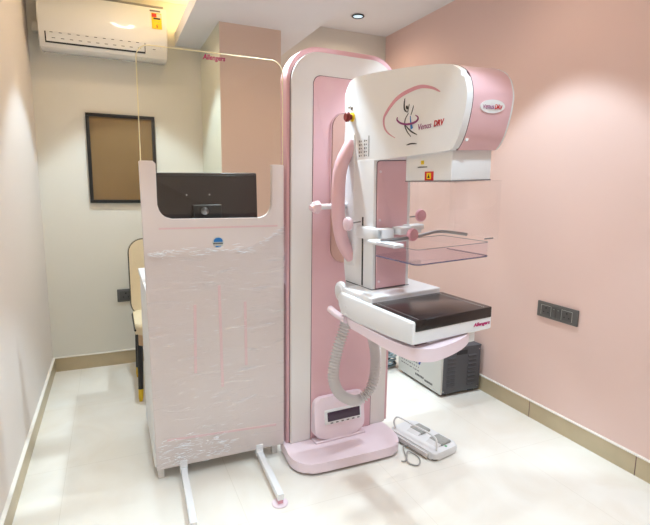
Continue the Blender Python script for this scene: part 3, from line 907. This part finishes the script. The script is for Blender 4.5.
# ------------------------------------------------------------------ sockets and switches
sp = thing('switch_plate', 'long dark grey switch and socket plate on the salmon wall', 'switch plate', (XR, 1.954, .709), -PI/2)
link('plate', bx(-.140, .140, -.012, 0, -.047, .047, bev=.004), 'plate', sp)
def socket(x0):
    m = link('socket', bx(x0, x0+.072, -.015, -.006, -.030, .030, bev=.002), 'plate_mod', sp)
    bm = bmesh.new()
    for dx, dz, r in ((.036, .014, .0055), (.020, -.011, .0045), (.052, -.011, .0045)):
        lathe(bm, [(r, 0), (r, .0012)], (x0+dx, -.0148, dz), (0, -1, 0), 14)
    absorb(m, bm, 'black')
    bm = bmesh.new()
    for q in ((0, .072, .0285, .030), (0, .0015, -.03, .03), (.0705, .072, -.03, .03)): box(bm, x0+q[0], x0+q[1], -.0157, -.0145, q[2], q[3])
    absorb(m, bm, 'offwhite')
socket(-.108); socket(.036)
for x0 in (-.030, .001):
    s = link('switch', bx(x0, x0+.029, -.017, -.006, -.030, .030, bev=.003), 'plate_mod', sp)
    link('switch_mark', bx(x0+.010, x0+.019, -.0176, -.016, .017, .0185), 'offwhite', s, smooth=False)
bs = thing('wall_socket', 'small dark grey socket plate low on the back wall beside the beige chair', 'socket', (.073, YB, .557))
link('plate', bx(-.062, .062, -.012, 0, -.05, .05, bev=.004), 'plate', bs)
m_ = link('socket', bx(-.045, .045, -.015, -.006, -.036, .036, bev=.002), 'plate_mod', bs)
bm = bmesh.new()
for dx, dz, r in ((0, .018, .006), (-.018, -.012, .005), (.018, -.012, .005)): lathe(bm, [(r, 0), (r, .0012)], (dx, -.0148, dz), (0, -1, 0), 14)
absorb(m_, bm, 'black')

# ------------------------------------------------------------------ power unit box by the right wall
un = thing('power_unit', 'charcoal metal power unit box with louvres standing on the floor against the salmon wall', 'power unit', (2.165, 2.525, 0))
hw = .166
link('case', bx(-hw+.012, hw, .0, .53, .022, .335, bev=.004), 'charcoal', un)
link('top_cover', bx(-hw, hw+.002, -.002, .532, .335, .345, bev=.003), 'charcoal', un)
sd = link('side_panel', bx(-hw-.002, -hw+.013, .001, .53, .022, .338, bev=.002), 'offwhite', un)
for x in (-.12, .12):
    for y in (.05, .47): link('foot', bx(x-.025, x+.025, y-.02, y+.02, 0, .024, bev=.003), 'black', un)
for cxx in (-.088, .088):
    for i in range(8):
        z = .075+i*.029
        lv = bmesh.new()
        P = [(-.006, z-.006), (-.009, z-.002), (-.003, z+.006), (.001, z+.007), (.001, z-.006)]
        prism(lv, P, 'x', cxx-.034, cxx+.034, bev=.001, seg=1)
        lo_ = link('louvre', lv, 'charcoal', un)
        link('louvre_opening', bx(cxx-.032, cxx+.032, -.0062, .0, z-.0085, z-.006), 'slot', lo_, smooth=False)
link('handle_recess', bx(-.045, .045, -.004, .002, .292, .322, bev=.002), 'slot', un)
for x in (-.145, .15):
    for z in (.04, .315): link('screw', lt([(.005, 0), (.004, .002)], (x, -.001, z), (0, -1, 0), 10), 'chrome', un)
FS = frame((-hw-.0026, 0, 0), (0, -1, 0), (0, 0, 1))
link('logo_patch', pr([(.23, .19), (.27, .19), (.262, .155), (.25, .15)], 'x', -hw-.003, -hw), 'navy', sd, smooth=False)
bm = bmesh.new()
for r in range(6):
    x = .10
    y = .49
    while y > .26:
        L = random.uniform(.008, .028); 
        box(bm, -hw-.0028, -hw, y-L, y, .235-r*.027-.004, .235-r*.027+.004); y -= L+random.uniform(.008, .016)
link('print_lines', bm, 'greyprint', sd, smooth=False)
bm = bmesh.new()
for y0, z0, n, s in ((.30, .068, 6, .018), (.185, .060, 8, .012)):
    for i in range(n): box(bm, -hw-.0028, -hw, y0-i*s-s*.7, y0-i*s, z0-.007, z0+.008)
link('print_title', bm, 'blackprint', sd, smooth=False)

# ------------------------------------------------------------------ loose cable bundle behind
cbd = thing('cable_bundle', 'tangled bundle of pale and dark cables on the floor behind the power unit', 'cables', (1.945, 3.165, 0))
for k in range(11):
    rx, ry = random.uniform(.055, .105), random.uniform(.04, .075)
    z = .012+k*.0185; ph = random.uniform(0, 6); tx, ty = random.uniform(-.25, .25), random.uniform(-.3, .3)
    ox, oy = random.uniform(-.012, .012), random.uniform(-.015, .015)
    pts = []
    for i in range(22):
        a = 2*PI*i/22
        x = ox+rx*math.cos(a+ph); y = oy+ry*math.sin(a+ph)
        pts.append((x, y, max(.009, z+tx*x*.35+ty*y*.35+.005*math.sin(3*a+k))))
    link('cable_coil', tb(catmull(pts, 3, closed=True), .0085, 8, closed=True), 'cable_blue' if k % 3 != 1 else 'cable_dark', cbd)

# ------------------------------------------------------------------ foot pedal
fp = thing('foot_pedal', 'white double foot pedal with two grey treads and a wire hoop beside the machine base', 'foot pedal', (1.549, 2.082, 0), math.radians(12))
ped = link('pedal_base', pr(rrect(-.105, .088, -.175, .175, .03, 8), 'z', .006, .046, bev=.012, seg=4), 'white', fp)
link('underside', pr(rrect(-.095, .078, -.165, .165, .025, 8), 'z', 0, .008), 'black', ped)
for y in (-.092, .055):
    td = link('foot_tread', bx(-.012, .066, y-.046, y+.046, .044, .060, bev=.007, seg=3, xf=Matrix.Translation((0, 0, 0))), 'pedal', fp)
    bm = bmesh.new(); prism(bm, [(-.012, .045), (-.012, .056), (-.045, .045)], 'y', y-.042, y+.042, bev=.002)
    link('tread_hinge', bm, 'hose', td)
hoop = catmull([(-.075, .150, .040), (-.082, .158, .085), (-.078, .142, .118), (-.075, .10, .125), (-.072, 0, .122), (-.070, -.10, .122), (-.070, -.142, .112), (-.070, -.152, .08), (-.068, -.150, .040)], 6)
link('guard_hoop', tb(hoop, .0052, 10), 'white_matt', fp)
link('guard_plate', bx(-.118, -.104, -.13, .11, .010, .036, bev=.003), 'hose', ped)
link('indicator', lt([(.008, 0), (.007, .002)], (.010, -.148, .045), (0, 0, 1), 16), 'greenprint', ped)
def wp(x, y, z):
    dx, dy = x-1.549, y-2.082; cs, sn = math.cos(math.radians(12)), math.sin(math.radians(12))
    return (dx*cs+dy*sn, -dx*sn+dy*cs, z)
cab = catmull([wp(1.432, 2.06, .022), wp(1.412, 2.075, .014), wp(1.398, 2.055, .007), wp(1.372, 1.99, .006), wp(1.352, 1.935, .006), wp(1.378, 1.90, .006), wp(1.41, 1.918, .006), wp(1.432, 1.965, .006), wp(1.425, 2.01, .006), wp(1.40, 2.02, .014), wp(1.365, 1.975, .014), wp(1.345, 1.955, .008), wp(1.325, 1.965, .006)], 8)
link('pedal_cable', tb(cab, .0036, 8), 'cable', fp)

# ------------------------------------------------------------------ camera
f_px, pitch, yaw, roll = 481.64, .155496, .417828, .0134309
R3 = Matrix(((0.9147338952451429, -0.40383889105767024, 0.013268419610451537),
             (0.05056204511100518, 0.14698427734196284, 0.987845687244953),
             (0.40088075594101613, 0.9029450549637957, -0.1548704207800423)))   # rows: right, up, forward
cam = bpy.data.cameras.new('camera'); co_ = bpy.data.objects.new('camera', cam); COL.objects.link(co_)
r_, u_, f_ = R3[0], R3[1], R3[2]
co_.matrix_world = Matrix(((r_[0], u_[0], -f_[0], 0), (r_[1], u_[1], -f_[1], 0), (r_[2], u_[2], -f_[2], 1.42), (0, 0, 0, 1)))
cam.sensor_fit = 'HORIZONTAL'; cam.sensor_width = 36; cam.lens = 36*f_px/650
cam.clip_start = .02
S.camera = co_

# ------------------------------------------------------------------ world and view
w_ = bpy.data.worlds.new('world'); S.world = w_; w_.use_nodes = True
w_.node_tree.nodes['Background'].inputs['Color'].default_value = (.02, .02, .02, 1)
S.view_settings.view_transform = 'Standard'; S.view_settings.look = 'None'
S.view_settings.gamma = 1; S.view_settings.use_curve_mapping = False
S.view_settings.exposure = -.2
